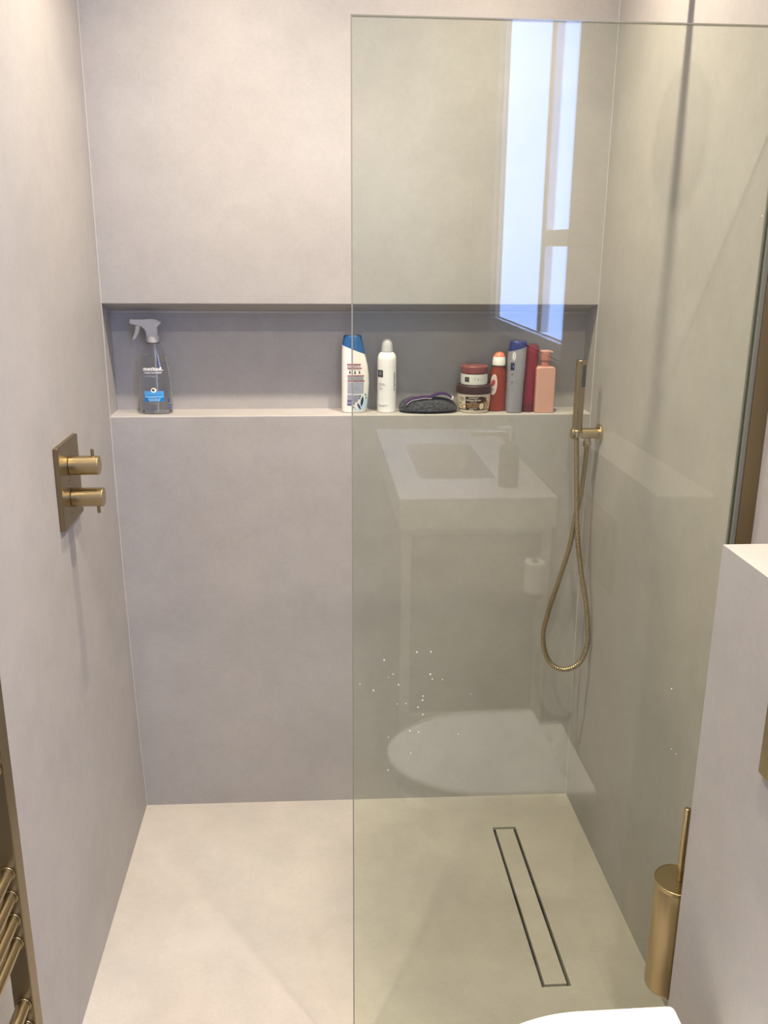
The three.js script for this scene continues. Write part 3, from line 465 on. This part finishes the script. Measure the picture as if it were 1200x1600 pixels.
{ // grey-blue bottle
  const t = thing('body_wash_bottle', 'pale grey blue bottle with a navy cap, tallest at the right end', 'bottle', [1.0925, LEDGE - 0.0005, -0.034]);
  const R = [[0, 0.0195, 0.022, -0.0015, 2.6], [0.003, 0.022, 0.0245, -0.0015, 2.6], [0.03, 0.0225, 0.025, -0.001, 2.6], [0.08, 0.0232, 0.0255, 0, 2.6], [0.12, 0.0242, 0.025, 0.001, 2.6], [0.15, 0.0248, 0.024, 0.0015, 2.6], [0.174, 0.0246, 0.0225, 0.0022, 2.6, 0.28]];
  mesh('bottle', loft(R, 56), plastic(0.27, 0.275, 0.31, 0.35), t);
  const cap = mesh('cap', loft([[0.1742, 0.0247, 0.0226, 0.0022, 2.6, 0.28], [0.185, 0.0238, 0.022, 0.003, 2.6, 0.1], [0.192, 0.0228, 0.021, 0.0035, 2.6], [0.1945, 0.021, 0.019, 0.0035, 2.6]], 56), plastic(0.018, 0.026, 0.17, 0.3), t); cap.userData.label = 'navy cap';
  mesh('label', film(R, 0.04, 0.172, -0.9, 0.1, 0.0005), printed(canvasTex(192, 512, (c, w, h) => { c.clearRect(0, 0, w, h); c.fillStyle = '#e8e9ec'; c.beginPath(); c.ellipse(78, 64, 36, 44, 0, 0, 7); c.fill(); c.strokeStyle = '#4a4c5c'; c.lineWidth = 5; c.beginPath(); c.ellipse(78, 64, 26, 33, 0, 0, 7); c.stroke(); c.fillStyle = '#4a4c5c'; c.fillRect(72, 46, 10, 36); c.fillStyle = '#1b2148'; c.fillRect(20, 132, 74, 78); c.fillStyle = '#8d94b8'; c.fillRect(62, 160, 14, 22); c.fillStyle = '#6f5a60'; c.fillRect(40, 244, 36, 12); c.fillRect(40, 328, 40, 10); c.fillStyle = '#7a7d92'; c.fillRect(44, 350, 30, 8); c.beginPath(); c.arc(76, 420, 9, 0, 7); c.fill(); })), t);
}
{ // dark red bottle
  const t = thing('conditioner_bottle', 'slim dark red bottle between the grey and the pink bottles', 'bottle', [1.1335, LEDGE - 0.0005, -0.046]);
  const R = [[0, 0.0165, 0.02, -0.002, 2.4], [0.003, 0.0185, 0.022, -0.002, 2.4], [0.04, 0.019, 0.023, -0.001, 2.4], [0.1, 0.0195, 0.022, 0.001, 2.4], [0.15, 0.019, 0.02, 0.003, 2.4], [0.178, 0.0182, 0.0185, 0.004, 2.4], [0.1815, 0.0172, 0.0172, 0.004, 2.4]];
  mesh('bottle', loft(R, 48), plastic(0.2, 0.012, 0.02, 0.25), t);
  const rim = mesh('crimped_end', loft([[0.1805, 0.0182, 0.0182, 0.004, 2.4], [0.1835, 0.0178, 0.0178, 0.004, 2.4], [0.1842, 0.016, 0.016, 0.004, 2.4]], 48), plastic(0.14, 0.012, 0.018, 0.35), t);
  const foot = mesh('cap', loft([[0.0002, 0.0172, 0.0206, -0.002, 2.4], [0.003, 0.0192, 0.0227, -0.002, 2.4], [0.025, 0.0197, 0.0234, -0.0014, 2.4], [0.026, 0.019, 0.0228, -0.0014, 2.4]], 48), plastic(0.13, 0.012, 0.016, 0.3), t); foot.userData.label = 'darker base cap';
}
{ // pink pump-style bottle
  const t = thing('lotion_bottle', 'pale pink square shouldered bottle with a rose cap at the far right', 'bottle', [1.173, LEDGE - 0.0005, -0.03]);
  const s = new THREE.Shape(), w = 0.0262, h = 0.1265, r = 0.011; s.moveTo(-w, 0.0015); s.quadraticCurveTo(-w, 0, -w + 0.0015, 0); s.lineTo(w - 0.0015, 0); s.quadraticCurveTo(w, 0, w, 0.0015); s.lineTo(w, h - r); s.quadraticCurveTo(w, h, w - r, h); s.lineTo(-w + r, h); s.quadraticCurveTo(-w, h, -w, h - r); s.closePath();
  mesh('bottle', toCreasedNormals(new THREE.ExtrudeGeometry(s, { depth: 0.03, bevelEnabled: true, bevelSize: 0.003, bevelThickness: 0.003, bevelOffset: -0.003, bevelSegments: 4, curveSegments: 10 }).translate(0, 0, -0.015), 0.6), plastic(0.6, 0.34, 0.27, 0.4), t);
  const cap = mesh('cap', [puck(0.0128, 0.1262, 0.142, 0.001, 40), puck(0.0148, 0.1418, 0.1645, 0.0015, 40)], plastic(0.42, 0.17, 0.13, 0.3), t); cap.userData.label = 'rose cap';
  mesh('flip_top', [puck(0.0152, 0.1645, 0.1695, 0.0012, 40), rbox(0.012, 0.004, 0.012, 0.001, 0.0115, 0.1655, 0.006)], plastic(0.6, 0.33, 0.25, 0.35), cap);
  mesh('foot', rbox(0.0535, 0.003, 0.034, 0.001, 0.0005, 0.0017, 0), plastic(0.38, 0.14, 0.1, 0.35), t);
}

renderer.render(scene, camera);
